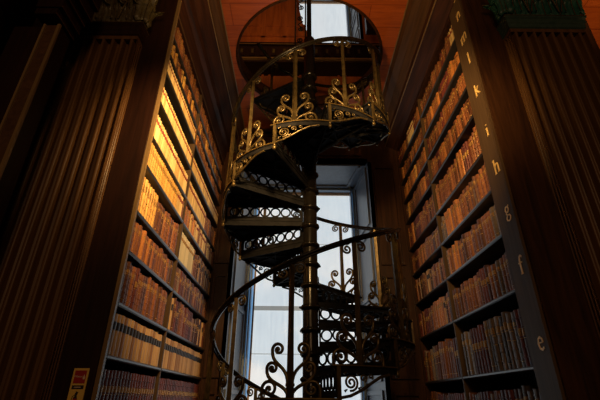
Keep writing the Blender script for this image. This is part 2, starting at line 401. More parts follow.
b = MB(); b.box(-2.0, 2.3, YF, 6.3, GT, GT + .1); structure(b.build('ceiling_gallery', orange_wood), 'boarded ceiling of the gallery')

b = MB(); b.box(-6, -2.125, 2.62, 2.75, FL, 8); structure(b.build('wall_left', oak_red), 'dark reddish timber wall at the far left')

# neighbouring alcove seen past the right pilaster
b = MB(); b.box(2.75, 6, 2.62, 6, 4.0, 4.2); structure(b.build('ceiling_neighbour', orange_wood), 'orange boards over the next alcove')
b = MB(); b.box(2.75, 6, 3.62, 3.8, FL, 4.0); b.box(2.75, 6, 3.58, 3.62, 3.93, 3.99); structure(b.build('wall_neighbour', oak_red), 'dark timber wall in the next alcove')

# ================================================================== stalls, bookcases
L_SH = [-0.10, 0.25, 0.577, 0.935, 1.24, 1.63, 1.90, 2.26, 2.60, 2.81, 3.03]
L_TOP = 3.32
R_SH = [-0.25, 0.22, 0.735, 1.17, 1.555, 1.92, 2.33, 2.66, 2.98, 3.30]
R_TOP = 3.62
ST = 0.028                     # shelf board thickness
DIVL, DIVR = 3.72, 4.10

def stroke_letter(ch):
    """strokes of an old-style roman lower-case letter: (points, width); x right, y up, x-height 1"""
    arch = lambda x0, x1: [(x0, .62), (x0 + .12, .88), ((x0 + x1) / 2 + .05, 1.0), (x1 - .08, .93), (x1, .7), (x1, 0)]
    sf = lambda x, y=0, w_=.16: ([(x - w_, y), (x + w_, y)], .09)
    S = {
        'l': [([(.2, 0), (.2, 1.6)], .2), sf(.2), ([(.0, 1.5), (.2, 1.58)], .12)],
        'i': [([(.2, 0), (.2, 1.0)], .2), sf(.2), ([(.0, .9), (.2, .98)], .12), ([(.18, 1.32), (.22, 1.42)], .2)],
        'h': [([(.2, 0), (.2, 1.6)], .2), sf(.2), (arch(.2, .85), .18), sf(.85), ([(.0, 1.5), (.2, 1.58)], .12)],
        'k': [([(.2, 0), (.2, 1.6)], .2), sf(.2), ([(.2, .45), (.75, 1.0)], .12), ([(.42, .6), (.9, 0)], .2), sf(.9), sf(.75, 1.0, .12)],
        'm': [([(.2, 0), (.2, 1.0)], .2), sf(.2), (arch(.2, .8), .18), sf(.8), (arch(.8, 1.4), .18), sf(1.4), ([(.0, .9), (.2, .98)], .12)],
        'n': [([(.2, 0), (.2, 1.0)], .2), sf(.2), (arch(.2, .85), .18), sf(.85), ([(.0, .9), (.2, .98)], .12)],
        'o': [([(.5 + .38 * math.cos(t), .5 + .48 * math.sin(t)) for t in [2 * PI * i / 18 for i in range(19)]], .17)],
        'f': [([(.3, 0), (.3, 1.2), (.38, 1.48), (.56, 1.58), (.74, 1.46)], .19), sf(.3), ([(.05, .98), (.62, .98)], .11)],
        'g': [([(.42 + .27 * math.cos(t), .7 + .28 * math.sin(t)) for t in [2 * PI * i / 16 for i in range(17)]], .15),
              ([(.62, .92), (.82, 1.02)], .12),
              ([(.28, .45), (.18, .28), (.35, .16), (.7, .08), (.82, -.14), (.68, -.38), (.4, -.44), (.14, -.32), (.1, -.1), (.28, .08)], .14)],
        'e': [([(.14, .55), (.8, .58)], .10), ([(.8, .58), (.74, .84), (.5, 1.0), (.24, .86), (.12, .5), (.24, .14), (.52, 0), (.82, .16)], .17)],
    }
    return S[ch]
def letter_mesh(ch, h):
    """in the plane x = 0, reading towards -y (as seen from -x), thickness towards -x"""
    q = MB(); s = h
    for pts, wd in stroke_letter(ch):
        P = [Vector((0, -p[0] * s, p[1] * s)) for p in pts]
        n = len(P); va = []
        for i in range(n):
            t = (P[min(i + 1, n - 1)] - P[max(i - 1, 0)]).normalized()
            nn = Vector((0, -t.z, t.y)) * wd * s * 0.5
            va += [P[i] + nn, P[i] - nn]
        vb = [p + Vector((-0.004, 0, 0)) for p in va]; m_ = 2 * n
        fs = []
        for i in range(n - 1):
            a, c = 2 * i, 2 * i + 2
            fs += [(a, a + 1, c + 1, c), (m_ + a, m_ + c, m_ + c + 1, m_ + a + 1), (a, c, m_ + c, m_ + a), (a + 1, m_ + a + 1, m_ + c + 1, c + 1)]
        fs += [(0, m_, m_ + 1, 1), (m_ - 2, m_ - 1, 2 * m_ - 1, 2 * m_ - 2)]
        q.add(va + vb, fs)
    return q

def bookcase(side):
    left = side < 0
    xf = AL if left else AR; d = 0.42 * side             # d: direction into the case
    xb = xf + d
    yA = YF if left else 2.83; shelves = L_SH if left else R_SH; top = L_TOP if left else R_TOP
    r = root('bookcase', (xf + d / 2, 4.0, FL),
             'tall oak bookcase left of the stair with a pale bead up its front edge' if left
             else 'tall oak bookcase right of the stair with gilt letters up its front upright', 'bookcase')
    ox, oy, oz = -(xf + d / 2), -4.0, -FL
    def bx(q, xa, xb_, ya, yb, za, zb, mi=0): q.box(min(xa, xb_) + ox, max(xa, xb_) + ox, ya + oy, yb + oy, za + oz, zb + oz, mi)
    def part(q, name, mm): o = q.build(name, mm, r); fix_normals(o); return o
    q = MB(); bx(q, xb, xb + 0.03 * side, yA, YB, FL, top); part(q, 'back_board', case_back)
    q = MB(); bx(q, xf + 0.01 * side, xb, yA, YB, top - 0.03, top); part(q, 'top_board', oak)
    for z in [FL + 0.1] + [s for s in shelves]:
        for ya, yb in ((yA + (0.03 if left else 0.0), (DIVL if left else DIVR) - .012), ((DIVL if left else DIVR) + .012, YB - 0.03)):
            q = MB(); x_0 = xf + 0.002 * side; e = 0.008
            prof = [(x_0, z - ST + e), (x_0 + e * side, z - ST), (xb, z - ST), (xb, z), (x_0 + e * side, z), (x_0, z - e)]
            q.prism([(p[0] + ox, p[1] + oz) for p in prof], 'y', ya + oy, yb + oy)
            part(q, 'shelf', shelf_wood)
    dv = DIVL if left else DIVR
    q = MB(); bx(q, xf + 0.004 * side, xb, dv - 0.012, dv + 0.012, FL, top - .03); part(q, 'divider', oak_stile)
    q = MB(); bx(q, xf + 0.002 * side, xb, YB - 0.03, YB - .001, FL, top - .03); part(q, 'rear_upright', oak)
    # stall end: front upright, frontal panel, side
    x_out = -2.12 if left else 2.71
    if left:
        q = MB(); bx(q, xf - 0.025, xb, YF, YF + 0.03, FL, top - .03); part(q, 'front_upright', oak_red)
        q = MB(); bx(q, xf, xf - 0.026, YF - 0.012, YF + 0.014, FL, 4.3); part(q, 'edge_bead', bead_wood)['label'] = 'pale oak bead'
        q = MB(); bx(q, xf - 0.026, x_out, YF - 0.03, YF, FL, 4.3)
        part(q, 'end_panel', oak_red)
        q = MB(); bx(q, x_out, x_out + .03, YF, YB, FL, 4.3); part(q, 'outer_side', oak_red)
    else:
        q = MB(); bx(q, xf, xb, YF, yA, FL, 4.3); part(q, 'front_upright', oak_stile)['label'] = 'lighter oak upright carrying gilt letters'
        q = MB(); bx(q, xf - 0.006, xf + .014, YF - 0.012, YF + 0.012, FL, 4.3); part(q, 'edge_bead', oak_stile)
        q = MB(); bx(q, xf + 0.014, x_out, YF - 0.03, YF, FL, 4.3); part(q, 'end_panel', oak)
        q = MB(); bx(q, x_out - .03, x_out, YF, YB, FL, 4.3); part(q, 'outer_side', oak)
        zz = {'e': .30, 'f': .80, 'g': 1.235, 'h': 1.61, 'i': 1.965, 'k': 2.40, 'l': 2.78, 'm': 3.06, 'n': 3.37, 'o': 3.62}
        for ch, z in zz.items():
            q = letter_mesh(ch, 0.078)
            wd = {'m': 1.6, 'l': .4, 'i': .4, 'f': .8}.get(ch, 1.0) * .078
            o = q.build('gilt_letter', gilt, r, loc=(xf - 0.0002 + ox, YF + 0.07 + wd / 2 + oy, z + oz)); fix_normals(o)
            o['label'] = "gilt letter %s" % ch
    return r
bookcase(-1); bookcase(1)

# ------------------------------------------------------------------ pilasters
def flute_profile(x0, x1, y, n, rf, inward, dep):
    """rounded ridges and hollows along a face at y"""
    w_ = (x1 - x0) / n; P = []
    for i in range(n):
        hw = w_ * 0.5; c = x0 + hw + w_ * i; fr = abs(hw) * 0.36; sg = 1 if w_ > 0 else -1      # round-nosed ridge between hollows
        P.append((c - hw, y + inward * dep))
        P.append((c - sg * fr * 1.5, y + inward * dep * .8))
        for j in range(9):
            a = PI * j / 8; P.append((c - sg * fr * math.cos(a), y + inward * fr * 0.9 * (1 - math.sin(a))))
        P.append((c + sg * fr * 1.5, y + inward * dep * .8))
    P.append((x1, y + inward * dep))
    return P
def spiral2(cx, cz, r0, turns, a0, direction=1, n=22, r1=0.12):
    """volute from its eye outwards, ending at angle a0"""
    P = []
    for i in range(n + 1):
        t = i / n; r_ = r0 * (r1 + (1 - r1) * t ** 0.9); a = a0 - direction * turns * 2 * PI * (1 - t)
        P.append((cx + r_ * math.cos(a), cz + r_ * math.sin(a)))
    return P
def pilaster(xa, xb, yf, side, label, leafm, edgem, bandm, woodm, ztop):
    """xa: edge towards the alcove; flutes on the front and the alcove-side return"""
    r = root('pilaster', ((xa + xb) / 2, (yf + YF) / 2, FL), label, 'pilaster', None)
    ox, oy, oz = -(xa + xb) / 2, -(yf + YF) / 2, -FL
    sg = 1 if xb > xa else -1
    def part(q, name, mm): o = q.build(name, mm, r); fix_normals(o); return o
    yb = YF - 0.031
    m_ = 0.03
    front = flute_profile(xa + sg * m_ * .3, xb - sg * .01, yf, 8, 0.027, 1, 0.062)
    # return face: 3 small reeds and hollows
    ret = []
    n = 3; L_ = yb - yf - 0.02
    for i in range(n):
        c = yb - 0.01 - L_ / n * (i + .5); 
        ret.append((xa, c + L_ / n / 2))
        for j in range(7):
            a = PI * j / 6; ret.append((xa + sg * 0.014 * math.sin(a), c + 0.013 * math.cos(a)))
    pts = [(xb, yb), (xa, yb)] + ret + [(xa, yf + .008)] + front + [(xb, yf)]
    q = MB(); q.prism([(p[0] + ox, p[1] + oy) for p in pts], 'z', FL + 0.5 + oz, ztop + oz); part(q, 'fluted_shaft', woodm)
    q = MB(); q.box(min(xa, xb) - .02 + ox, max(xa, xb) + .02 + ox, yf - .03 + oy, yb + oy, FL + oz, FL + 0.5 + oz); part(q, 'base', woodm)
    # blind flute heads: plain block flush with the shaft
    zb0, zb1 = ztop, ztop + 0.04
    q = MB(); q.box(min(xa, xb) + ox, max(xa, xb) + ox, yf + oy, yb + oy, zb0 + oz, zb1 + oz); part(q, 'flute_heads', woodm)
    q = MB()
    prof = [(0, 0), (0.012, 0.01), (0.012, 0.05), (0.02, 0.06), (0.02, 0.10), (0.034, 0.115), (0.034, 0.13)]
    for (e0, z0), (e1, z1) in zip(prof[:-1], prof[1:]):
        if z1 - z0 < 1e-6: continue
        lo = [(min(xa, xb) - e0, yf - e0), (max(xa, xb) + e0, yf - e0), (max(xa, xb) + e0, yb), (min(xa, xb) - e0, yb)]
        hi = [(min(xa, xb) - e1, yf - e1), (max(xa, xb) + e1, yf - e1), (max(xa, xb) + e1, yb), (min(xa, xb) - e1, yb)]
        v = [(p[0] + ox, p[1] + oy, zb1 + z0 + oz) for p in lo] + [(p[0] + ox, p[1] + oy, zb1 + z1 + oz) for p in hi]
        q.add(v, [(0, 1, 5, 4), (1, 2, 6, 5), (2, 3, 7, 6), (3, 0, 4, 7), (4, 5, 6, 7), (3, 2, 1, 0)])
    part(q, 'neck_band', bandm)
    q = MB(); xl, xr = min(xa, xb), max(xa, xb)
    q.box(xl - .036 + ox, xr + .036 + ox, yf - .037 + oy, yb + oy, zb1 + .13 + oz, zb1 + .138 + oz); part(q, 'gilt_fillet', edgem)
    # capital: bell, leaves, volutes, abacus
    zc = zb1 + .138; hc = 0.62
    q = MB()
    lo = [(xl + .0, yf + .0), (xr, yf), (xr, yb), (xl, yb)]; hi = [(xl - .05, yf - .05), (xr + .05, yf - .05), (xr + .05, yb), (xl - .05, yb)]
    v = [(p[0] + ox, p[1] + oy, zc + oz) for p in lo] + [(p[0] + ox, p[1] + oy, zc + hc + oz) for p in hi]
    q.add(v, [(0, 1, 5, 4), (1, 2, 6, 5), (2, 3, 7, 6), (3, 0, 4, 7), (4, 5, 6, 7), (3, 2, 1, 0)])
    cap = part(q, 'capital', leafm)
    def leaf(base, out, wd, h, curl, mm, name='acanthus_leaf'):
        base = Vector(base); out = Vector(out).normalized(); tan = Vector((-out.y, out.x, 0)); q = MB(); N_, M_ = 9, 10; v = []
        for i in range(N_):
            t = i / (N_ - 1)
            lobes = 1 + 0.16 * math.sin(t * 5 * PI)
            wi = wd * (0.55 + 0.75 * math.sin(PI * min(1, t * 0.95 + .12))) * lobes * (1 if t < .9 else .6) * .5
            z = h * (t if t < .8 else .8 + .35 * (t - .8)); o_ = 0.015 + curl * t ** 3 + (.04 * max(0, t - .75) * 4)
            if t > .93: z -= h * .06
            for j in range(M_ + 1):
                s_ = j / M_ * 2 - 1
                bul = 0.020 * (1 - s_ * s_) + 0.006 * math.cos(s_ * 3.2 * PI)
                v.append(base + tan * wi * s_ + out * (o_ + bul) + Vector((0, 0, z - abs(s_) * h * .10)))
        k_ = M_ + 1
        back = [p - out * 0.012 for p in v]; nv = len(v)
        fs = [(i * k_ + j, i * k_ + j + 1, (i + 1) * k_ + j + 1, (i + 1) * k_ + j) for i in range(N_ - 1) for j in range(M_)]
        fb = [tuple(x_ + nv for x_ in f[::-1]) for f in fs]
        rim = [i * k_ for i in range(N_)] + [(N_ - 1) * k_ + j for j in range(1, k_)] + [i * k_ + M_ for i in range(N_ - 2, -1, -1)] + [j for j in range(M_ - 1, 0, -1)]
        fr = [(rim[i], rim[(i + 1) % len(rim)], rim[(i + 1) % len(rim)] + nv, rim[i] + nv) for i in range(len(rim))]
        q.add(v + back, fs + fb + fr, 0, True)
        # gilt rib down the middle and along the rim
        q.tube([v[i * k_ + M_ // 2] + out * .002 for i in range(N_)], 0.0045, 5, 1)
        o = q.build(name, [mm, edgem], cap); fix_normals(o)
    W_ = xr - xl
    for i in range(5):
        leaf((xl + W_ * (i + .5) / 5 + ox, yf + oy, zc + oz), (0, -1, 0), W_ / 5 * 1.05, 0.24, .05, leafm)
    for i in range(6):
        leaf((xl + W_ * i / 5 + ox, yf + .0 + oy, zc + .05 + oz), (0, -1, 0), W_ / 5 * .8, 0.40, .06, leafm)
    sx_ = xl if sg > 0 else xr
    leaf((sx_ + ox, yf + .035 + oy, zc + .0 + oz), (-sg, 0, 0), .075, 0.26, .08, leafm)
    leaf((sx_ + ox, yf + oy, zc + .04 + oz), (-sg, -1, 0), .14, 0.38, .12, leafm)
    # interlaced gilt stems and corner volutes
    q = MB()
    for i in range(5):
        xc = xl + W_ * (i + .5) / 5
        for s_ in ((-1, 1) if i % 2 else ()):
            P = [(xc + s_ * .01, zc + .02), (xc + s_ * .03, zc + .12), (xc + s_ * .055, zc + .2)] + spiral2(xc + s_ * .03, zc + .245, .03, 1.2, (0 if s_ > 0 else PI), s_)[::-1]
            q.tube([(p[0] + ox, yf - .05 - .1 * (p[1] - zc) + oy, p[1] + oz) for p in P], 0.006, 5)
    o = q.build('gilt_stems', edgem, cap); fix_normals(o)
    q = MB()
    for cx in (xl - .02, xr + .02):
        P = spiral2(cx, zc + .46, .085, 1.8, -PI / 2, 1 if cx > SX else -1)
        q.tube([(p[0] + ox, yf - .11 + oy, p[1] + oz) for p in P], [0.012 + .012 * i / len(P) for i in range(len(P))], 6)
    o = q.build('volute', edgem, cap); fix_normals(o)
    q = MB(); q.box(xl - .12 + ox, xr + .12 + ox, yf - .14 + oy, yb + oy, zc + hc + oz, zc + hc + .08 + oz); part(q, 'abacus', woodm)
    return r
pil_oak_r = mat('brown oak of the right pilaster', (0.075, 0.034, 0.011), 0.42, base2=(0.13, 0.062, 0.021), scale=(22, 22, 1.6), bump=0.12, spec=0.22)
pilaster(-1.42, -2.09, 2.46, -1, 'fluted oak pilaster on the left stall end with a dark carved capital', bronze_carve, gilt_dull, oak_red, pil_oak_r, 2.80)
pilaster(1.862, 2.53, 2.45, 1, 'fluted oak pilaster on the right stall end with a teal and gold capital', teal, gilt_dull, teal_dark, pil_oak_r, 2.93)

# ------------------------------------------------------------------ round timber pier at the far left
r = root('timber_pier', (-2.3, 1.95, FL), 'dark rounded timber pier at the far left with a lit edge strip and curved cornice', 'pier')
ox, oy, oz = 2.3, -1.95, -FL
def P_(q, name, mm): o = q.build(name, mm, r); fix_normals(o); return o
q = MB(); q.box(-2.15 + ox, -1.80 + ox, 2.09 + oy, 2.22 + oy, 0, 2.50 + oz); P_(q, 'side_post', oak_red)
q = MB(); q.box(-1.905 + ox, -1.80 + ox, 2.075 + oy, 2.09 + oy, 0.3, 2.50 + oz)  # lighter oak puts the strip's lit look into its colour
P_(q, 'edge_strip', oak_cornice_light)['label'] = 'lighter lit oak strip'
q = MB(); q.box(-1.812 + ox, -1.790 + ox, 2.062 + oy, 2.08 + oy, 0.3, 2.50 + oz); q.box(-1.915 + ox, -1.900 + ox, 2.062 + oy, 2.08 + oy, 0.3, 2.50 + oz)
P_(q, 'bead', bead_wood)  # pale wood colour stands in for the strip's lit edges
CX_, CY_ = -2.7, 1.93
q = MB(); q.lathe([(0.001, 0), (0.46, 0), (0.46, 2.62 + oz), (0.001, 2.62 + oz)], CX_ + ox, CY_ + oy, 48); P_(q, 'round_shaft', oak_red)
q = MB(); prof = [(0.001, 2.62), (0.46, 2.62), (0.48, 2.64), (0.49, 2.70), (0.53, 2.72), (0.54, 2.80), (0.60, 2.84), (0.61, 3.1), (0.001, 3.1)]
q.lathe([(a, z + oz) for a, z in prof], CX_ + ox, CY_ + oy, 64); P_(q, 'ring_cornice', oak_red)
q = MB()
for i, (e, z0, z1) in enumerate(((0.0, 2.52, 2.58), (0.03, 2.58, 2.67), (0.05, 2.67, 2.73), (0.09, 2.73, 2.85), (0.12, 2.85, 3.0))):
    q.box(-1.95 + ox, -1.79 + e + ox, 1.99 - e * .4 + oy, 2.235 + oy, z0 + oz, z1 + oz, 0)
    q.box(-1.79 + e + ox - .002, -1.785 + e + ox, 1.99 - e * .4 + oy, 2.235 + oy, z0 + oz, z0 + .012 + oz, 1)
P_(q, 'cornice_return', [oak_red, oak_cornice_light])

# ------------------------------------------------------------------ fire point sign on the left stall end
r = root('wall_sign', (-1.278, YF - 0.03, 0.025), 'small yellow sign with a red header and extinguisher picture on the left stall end', 'sign')
r.scale = (1.32, 1, 1)
q = MB(); q.box(-.034, .034, -.006, 0, -.14, .14); q.build('sign_plate', sign_y, r)
q = MB(); q.box(-.026, .026, -.0075, -.006, .058, .128); q.build('red_header', sign_r, r)
q = MB(); q.box(-.026, .026, -.0075, -.006, .028, .048); q.build('black_strip', sign_k, r)
def text_part(s, size, x, z, mm, name):
    c = bpy.data.curves.new(name, 'FONT'); c.body = s; c.size = size; c.extrude = 0.0006; c.align_x = 'CENTER'; c.align_y = 'CENTER'
    t = bpy.data.objects.new(name + '_source', c)
    COL.objects.link(t); dg = bpy.context.evaluated_depsgraph_get(); dg.update()
    me = bpy.data.meshes.new_from_object(t.evaluated_get(dg)); COL.objects.unlink(t); bpy.data.objects.remove(t)
    me.materials.clear(); me.materials.append(mm)
    o = place(name, me, r, (x, -.008, z)); o.rotation_euler = (PI / 2, 0, 0); return o
text_part('Water', 0.015, -.007, .095, sign_w, 'header_text')
q = MB(); q.prism([(.014, .08), (.022, .08), (.024, .09), (.021, .098), (.0185, .108), (.0165, .098), (.013, .09)], 'y', -.0085, -.0075); o = q.build('flame_mark', sign_w, r); fix_normals(o)
q = MB(); q.box(-.016, .014, -.0082, -.0075, .036, .040); q.build('strip_text', sign_w, r)
q = MB(); q.prism([(-.008, -.13), (.008, -.13), (.009, -.125), (.009, -.02), (.004, -.006), (-.004, -.006), (-.009, -.02), (-.009, -.125)], 'y', -.0085, -.006, 0)
q.prism([(-.0085, -.055), (.0085, -.055), (.0085, -.022), (-.0085, -.022)], 'y', -.0092, -.0085, 1)
q.prism([(-.004, -.006), (.004, -.006), (.009, .012), (-.001, .016), (-.005, .004)], 'y', -.0085, -.006, 0)
q.tube([(-.004, -.008, .0), (-.013, -.008, -.01), (-.016, -.008, -.04), (-.013, -.008, -.075)], .0013, 5, 0)
o = q.build('extinguisher_picture', [sign_k, sign_r], r); fix_normals(o)

# ================================================================== spiral staircase
STEP = 2 * PI / 11; RISE = 2.25 / 11; PHI0 = R(-97); H0 = 0.02          # tread 0 is the front one at eye level
RT = 0.89; RR = 0.9; K0, K1 = -8, 18
stair = root('spiral_staircase', (SX, SY, FL), 'black and gilt cast iron spiral staircase rising through the round well', 'staircase')
Z0 = -FL
def SP(q, name, mm, parent=None, loc=None, rz=0, fix=True):
    o = q.build(name, mm, parent or stair, loc, rz)
    if fix: fix_normals(o)
    return o
# central column with a collar at each step
q = MB(); q.lathe([(0.10, 0), (0.10, .06), (0.078, .09), (0.072, .12), (0.072, 4.30 + Z0), (0.05, 4.34 + Z0), (0.001, 4.34 + Z0)], 0, 0, 24)
colm = SP(q, 'central_column', column_iron)
q = MB(); q.tube([(0, 0, 4.33 + Z0), (0, 0, 7.9 + Z0)], 0.034, 10); SP(q, 'upper_post', iron)
cq = MB(); cq.lathe([(0.072, -.028), (0.084, -.024), (0.088, -.012), (0.096, -.008), (0.096, .008), (0.088, .012), (0.084, .022), (0.072, .026)], 0, 0, 24)
for s_ in range(3): cq.ball((0.096 * math.cos(s_ * 2 * PI / 3 + .6), 0.096 * math.sin(s_ * 2 * PI / 3 + .6), 0), .013, 8)
col_me = None
for k in range(K0, K1 + 1):
    H = H0 + RISE * k + Z0 - 0.06
    if col_me is None: o = SP(cq, 'collar', column_iron, colm, (0, 0, H), PHI0 + STEP * k); col_me = o.data
    else: place('collar', col_me, colm, (0, 0, H), PHI0 + STEP * k)

def polar(r_, a, z): return (r_ * math.cos(a), r_ * math.sin(a), z)
HA = STEP / 2
def sector(q, r0, r1, a0, a1, z0, z1, n=10, mi=0):
    v = []
    for i in range(n + 1):
        a = a0 + (a1 - a0) * i / n
        v += [polar(r0, a, z0), polar(r1, a, z0), polar(r1, a, z1), polar(r0, a, z1)]
    fs = []
    for i in range(n):
        for j in range(4): fs.append((4 * i + j, 4 * i + (j + 1) % 4, 4 * i + 4 + (j + 1) % 4, 4 * i + 4 + j))
    fs += [(0, 1, 2, 3), (4 * n + 3, 4 * n + 2, 4 * n + 1, 4 * n)]
    q.add(v, fs, mi)
def bar(q, p0, p1, z0, z1, w_, mi=0):
    p0, p1 = Vector((*p0, 0)), Vector((*p1, 0)); t = (p1 - p0).normalized(); nn = Vector((-t.y, t.x, 0)) * w_ / 2
    v = [p0 + nn, p1 + nn, p1 - nn, p0 - nn]
    q.add([(p.x, p.y, z0) for p in v] + [(p.x, p.y, z1) for p in v], [(0, 1, 2, 3), (7, 6, 5, 4), (0, 4, 5, 1), (1, 5, 6, 2), (2, 6, 7, 3), (3, 7, 4, 0)], mi)
# tread: plate, rim ribs, cross ribs on the underside
tq = MB()
sector(tq, 0.07, RT + .012, -HA - .035, HA, -.016, 0)
sector(tq, RT - .012, RT + .004, -HA, HA, -.055, -.016)
sector(tq, RT + .012, RT + .017, -HA - .035, HA, -.010, -.002, 10, 1)
for a in (-HA + .012, HA - .012): bar(tq, polar(.08, a, 0)[:2], polar(RT, a, 0)[:2], -.05, -.016, .014)
def mixp(r_, a): return polar(r_, a, 0)[:2]
bar(tq, mixp(.3, 0), mixp(RT, 0), -.034, -.016, .012)
bar(tq, mixp(.42, -HA), mixp(.85, HA * .9), -.036, -.016, .012); bar(tq, mixp(.42, HA), mixp(.85, -HA * .9), -.036, -.016, .012)
sector(tq, .40, .412, -HA, HA, -.034, -.016); sector(tq, .64, .652, -HA, HA, -.034, -.016)
# riser: rings between two rails
rq = MB(); zt, zb = -.016, -RISE
RH = (-.052, -.158); rc = (RH[0] + RH[1]) / 2; ro = (RH[0] - RH[1]) / 2 + .001
rq.box(.08, RT, -.006, .006, RH[0], zt); rq.box(.08, RT, -.006, .006, zb + .001, RH[1]); rq.box(.08, RT, -.011, .011, RH[1] - .014, RH[1] - .002)
ncirc = 7; ctr = [.148 + i * .1065 for i in range(ncirc)]
for c in ctr:
    n = 24; v = []
    for y in (-.006, .006):
        for rr in (.0395, ro):
            v += [(c + rr * math.cos(2 * PI * i / n), y, rc + rr * math.sin(2 * PI * i / n)) for i in range(n)]
    fs = []
    for i in range(n):
        j = (i + 1) % n
        fs += [(i, j, n + j, n + i), (2 * n + i, 3 * n + i, 3 * n + j, 2 * n + j), (i, 2 * n + i, 2 * n + j, j), (n + i, n + j, 3 * n + j, 3 * n + i)]
    rq.add(v, fs)
rq.box(.08, .094, -.006, .006, RH[1], RH[0]); rq.box(RT - .03, RT, -.006, .006, RH[1], RH[0])
# spandrel bracket: post, sloping edge, volute, leaf curls, drop finial
def cyl(s, z, r_=RT): return polar(r_, s / RT, z)
bq = MB(); s0 = -HA * RT
bq.box(RT - .014, RT + .014, -.0, .0, 0, 0)
a_ = -HA
v_ = []
for z in (-RISE - .02, -.0):
    for dr, ds in ((-.014, 0), (.016, 0), (.016, .026), (-.014, .026)):
        v_.append(cyl(s0 + ds, z, RT + dr))
bq.add(v_, [(0, 1, 2, 3), (7, 6, 5, 4), (0, 4, 5, 1), (1, 5, 6, 2), (2, 6, 7, 3), (3, 7, 4, 0)])
edgep = [(s0 + .02, -RISE + .0), (s0 + .09, -RISE + .012), (s0 + .17, -RISE + .045), (s0 + .25, -.115), (s0 + .33, -.075), (s0 + .42, -.058)]
bq.tube([cyl(s, z, RT + .004) for s, z in edgep], .011, 6)
P = spiral2(s0 + .098, -.112, .052, 2.0, R(-100), -1, 30)
bq.tube([cyl(s, z, RT + .004) for s, z in P], .008, 6)
P = spiral2(s0 + .19, -.085, .027, 1.3, R(-60), -1, 18)
bq.tube([cyl(s, z, RT + .004) for s, z in P], .007, 6)
P = spiral2(s0 + .252, -.075, .018, 1.2, R(-60), -1, 14)
bq.tube([cyl(s, z, RT + .004) for s, z in P], .006, 5)
for s, z in ((.05, -.06), (.05, -.165), (.15, -.15), (.145, -.062)): bq.tube([cyl(s0 + s, z, RT + .002), cyl(s0 + s + .02, z + .012, RT + .006)], [.010, .004], 5)
fq = MB(); fp = cyl(s0 + .013, 0, RT)
fq.lathe([(.001, -RISE - .075), (.014, -RISE - .068), (.019, -RISE - .052), (.014, -RISE - .036), (.009, -RISE - .03), (.016, -RISE - .022), (.016, -RISE - .018)], fp[0], fp[1], 10)

# baluster
def hook(cx, cz, rad, end_pts, side, turns=1.35):
    """volute opening to the post, stem leaving its outer side and running down to end_pts; side = +1 right half"""
    # for the right half: eye -> loop up over the top -> outer right side heading down
    P = spiral2(cx, cz, rad, turns, 0.0, -1, 24, 0.16)              # ends at angle 0 (outer right), moving clockwise = downwards
    p0 = Vector(P[-1]); p3 = Vector(end_pts[-1]); p1 = p0 + Vector((rad * .2, -rad * 2.7)); p2 = Vector(end_pts[0])
    for i in range(1, 11):
        t = i / 10
        P.append(tuple((1 - t) ** 3 * p0 + 3 * (1 - t) ** 2 * t * p1 + 3 * (1 - t) * t * t * p2 + t ** 3 * p3))
    return [(side * x, z) for x, z in P]
RB = 0.868
def cb(s, z, r_=RB): return polar(r_, s / r_, z)
HR = 0.945                                                          # rail above tread
slope = RISE / (STEP * RR)
pq = MB()
pq.tube([cb(0, z) for z in (0.02, .02, .025, .09, .12, .5, HR - .01)], [.036, .036, .029, .027, .025, .021, .021], 4)
lq = MB()
for sd in (-1, 1):
    for (cx, cz, rad, ends) in ((.088, .325, .043, [(.008, .235), (.016, .09)]), (.128, .205, .040, [(.03, .12), (.012, .03)]), (.145, .075, .056, [(.11, .0), (.02, .012)])):
        P = hook(cx, cz, rad, ends, sd)
        lq.tube([cb(s, z) for s, z in P], [.0125 if i > 24 else .009 + .0035 * i / 24 for i in range(len(P))], 5)
        lq.ball(cb(sd * cx, cz), .014, 7)
lq.tube([cb(-.03, .10), cb(.03, .10)], .011, 6)
uq = MB()
for sd in (-1, 1):
    zz = HR - .055 + sd * .045 * slope
    P = spiral2(.064, -.008, .044, 1.6, PI * .55, 1, 24, .15)[::1]
    pts = [(sd * x, zz + z) for x, z in P] + [(sd * .012, HR - .012)]
    uq.tube([cb(s, z) for s, z in pts], .009, 5)
meshes = {}
def inst(name, q, mm, parent, loc, rz):
    if name not in meshes: o = SP(q, name, mm, parent, loc, rz); meshes[name] = o.data
    else: o = place(name, meshes[name], parent, loc, rz)
    return o
for k in range(K0, K1 + 1):
    H = H0 + RISE * k + Z0; ph = PHI0 + STEP * k
    t_ = inst('tread', tq, [iron_plate, lit_edge_iron], stair, (0, 0, H), ph)
    inst('riser', rq, iron_plate, t_, (0, 0, 0), -HA)
    inst('bracket', bq, bronze, t_, (0, 0, 0), 0)
    inst('drop_finial', fq, bronze, t_, (0, 0, 0), 0)
    if k >= K0 + 1:
        p_ = inst('baluster', pq, bronze, stair, (0, 0, H - RISE * R(4) / STEP), ph - R(4))
        inst('lyre_scroll', lq, bronze, p_, (0, 0, 0), 0)
        inst('rail_scroll', uq, bronze, p_, (0, 0, 0), 0)
# handrail
q = MB(); n = 260; a0 = PHI0 + STEP * (K0 + 0.6); a1 = PHI0 + STEP * (K1 + 0.5)
P = []
for i in range(n + 1):
    a = a0 + (a1 - a0) * i / n; z = H0 + HR + RISE * (a - PHI0) / STEP + Z0
    P.append(polar(RR - .02, a, z + .012))
q.tube(P, .026, 8, up=(0, 0, 1), flat=.62)
P2 = [(p[0] * (RR - .02) / (RR - .02), p[1], p[2] - .02) for p in P]
q.tube(P2, .011, 6)
SP(q, 'handrail', iron)

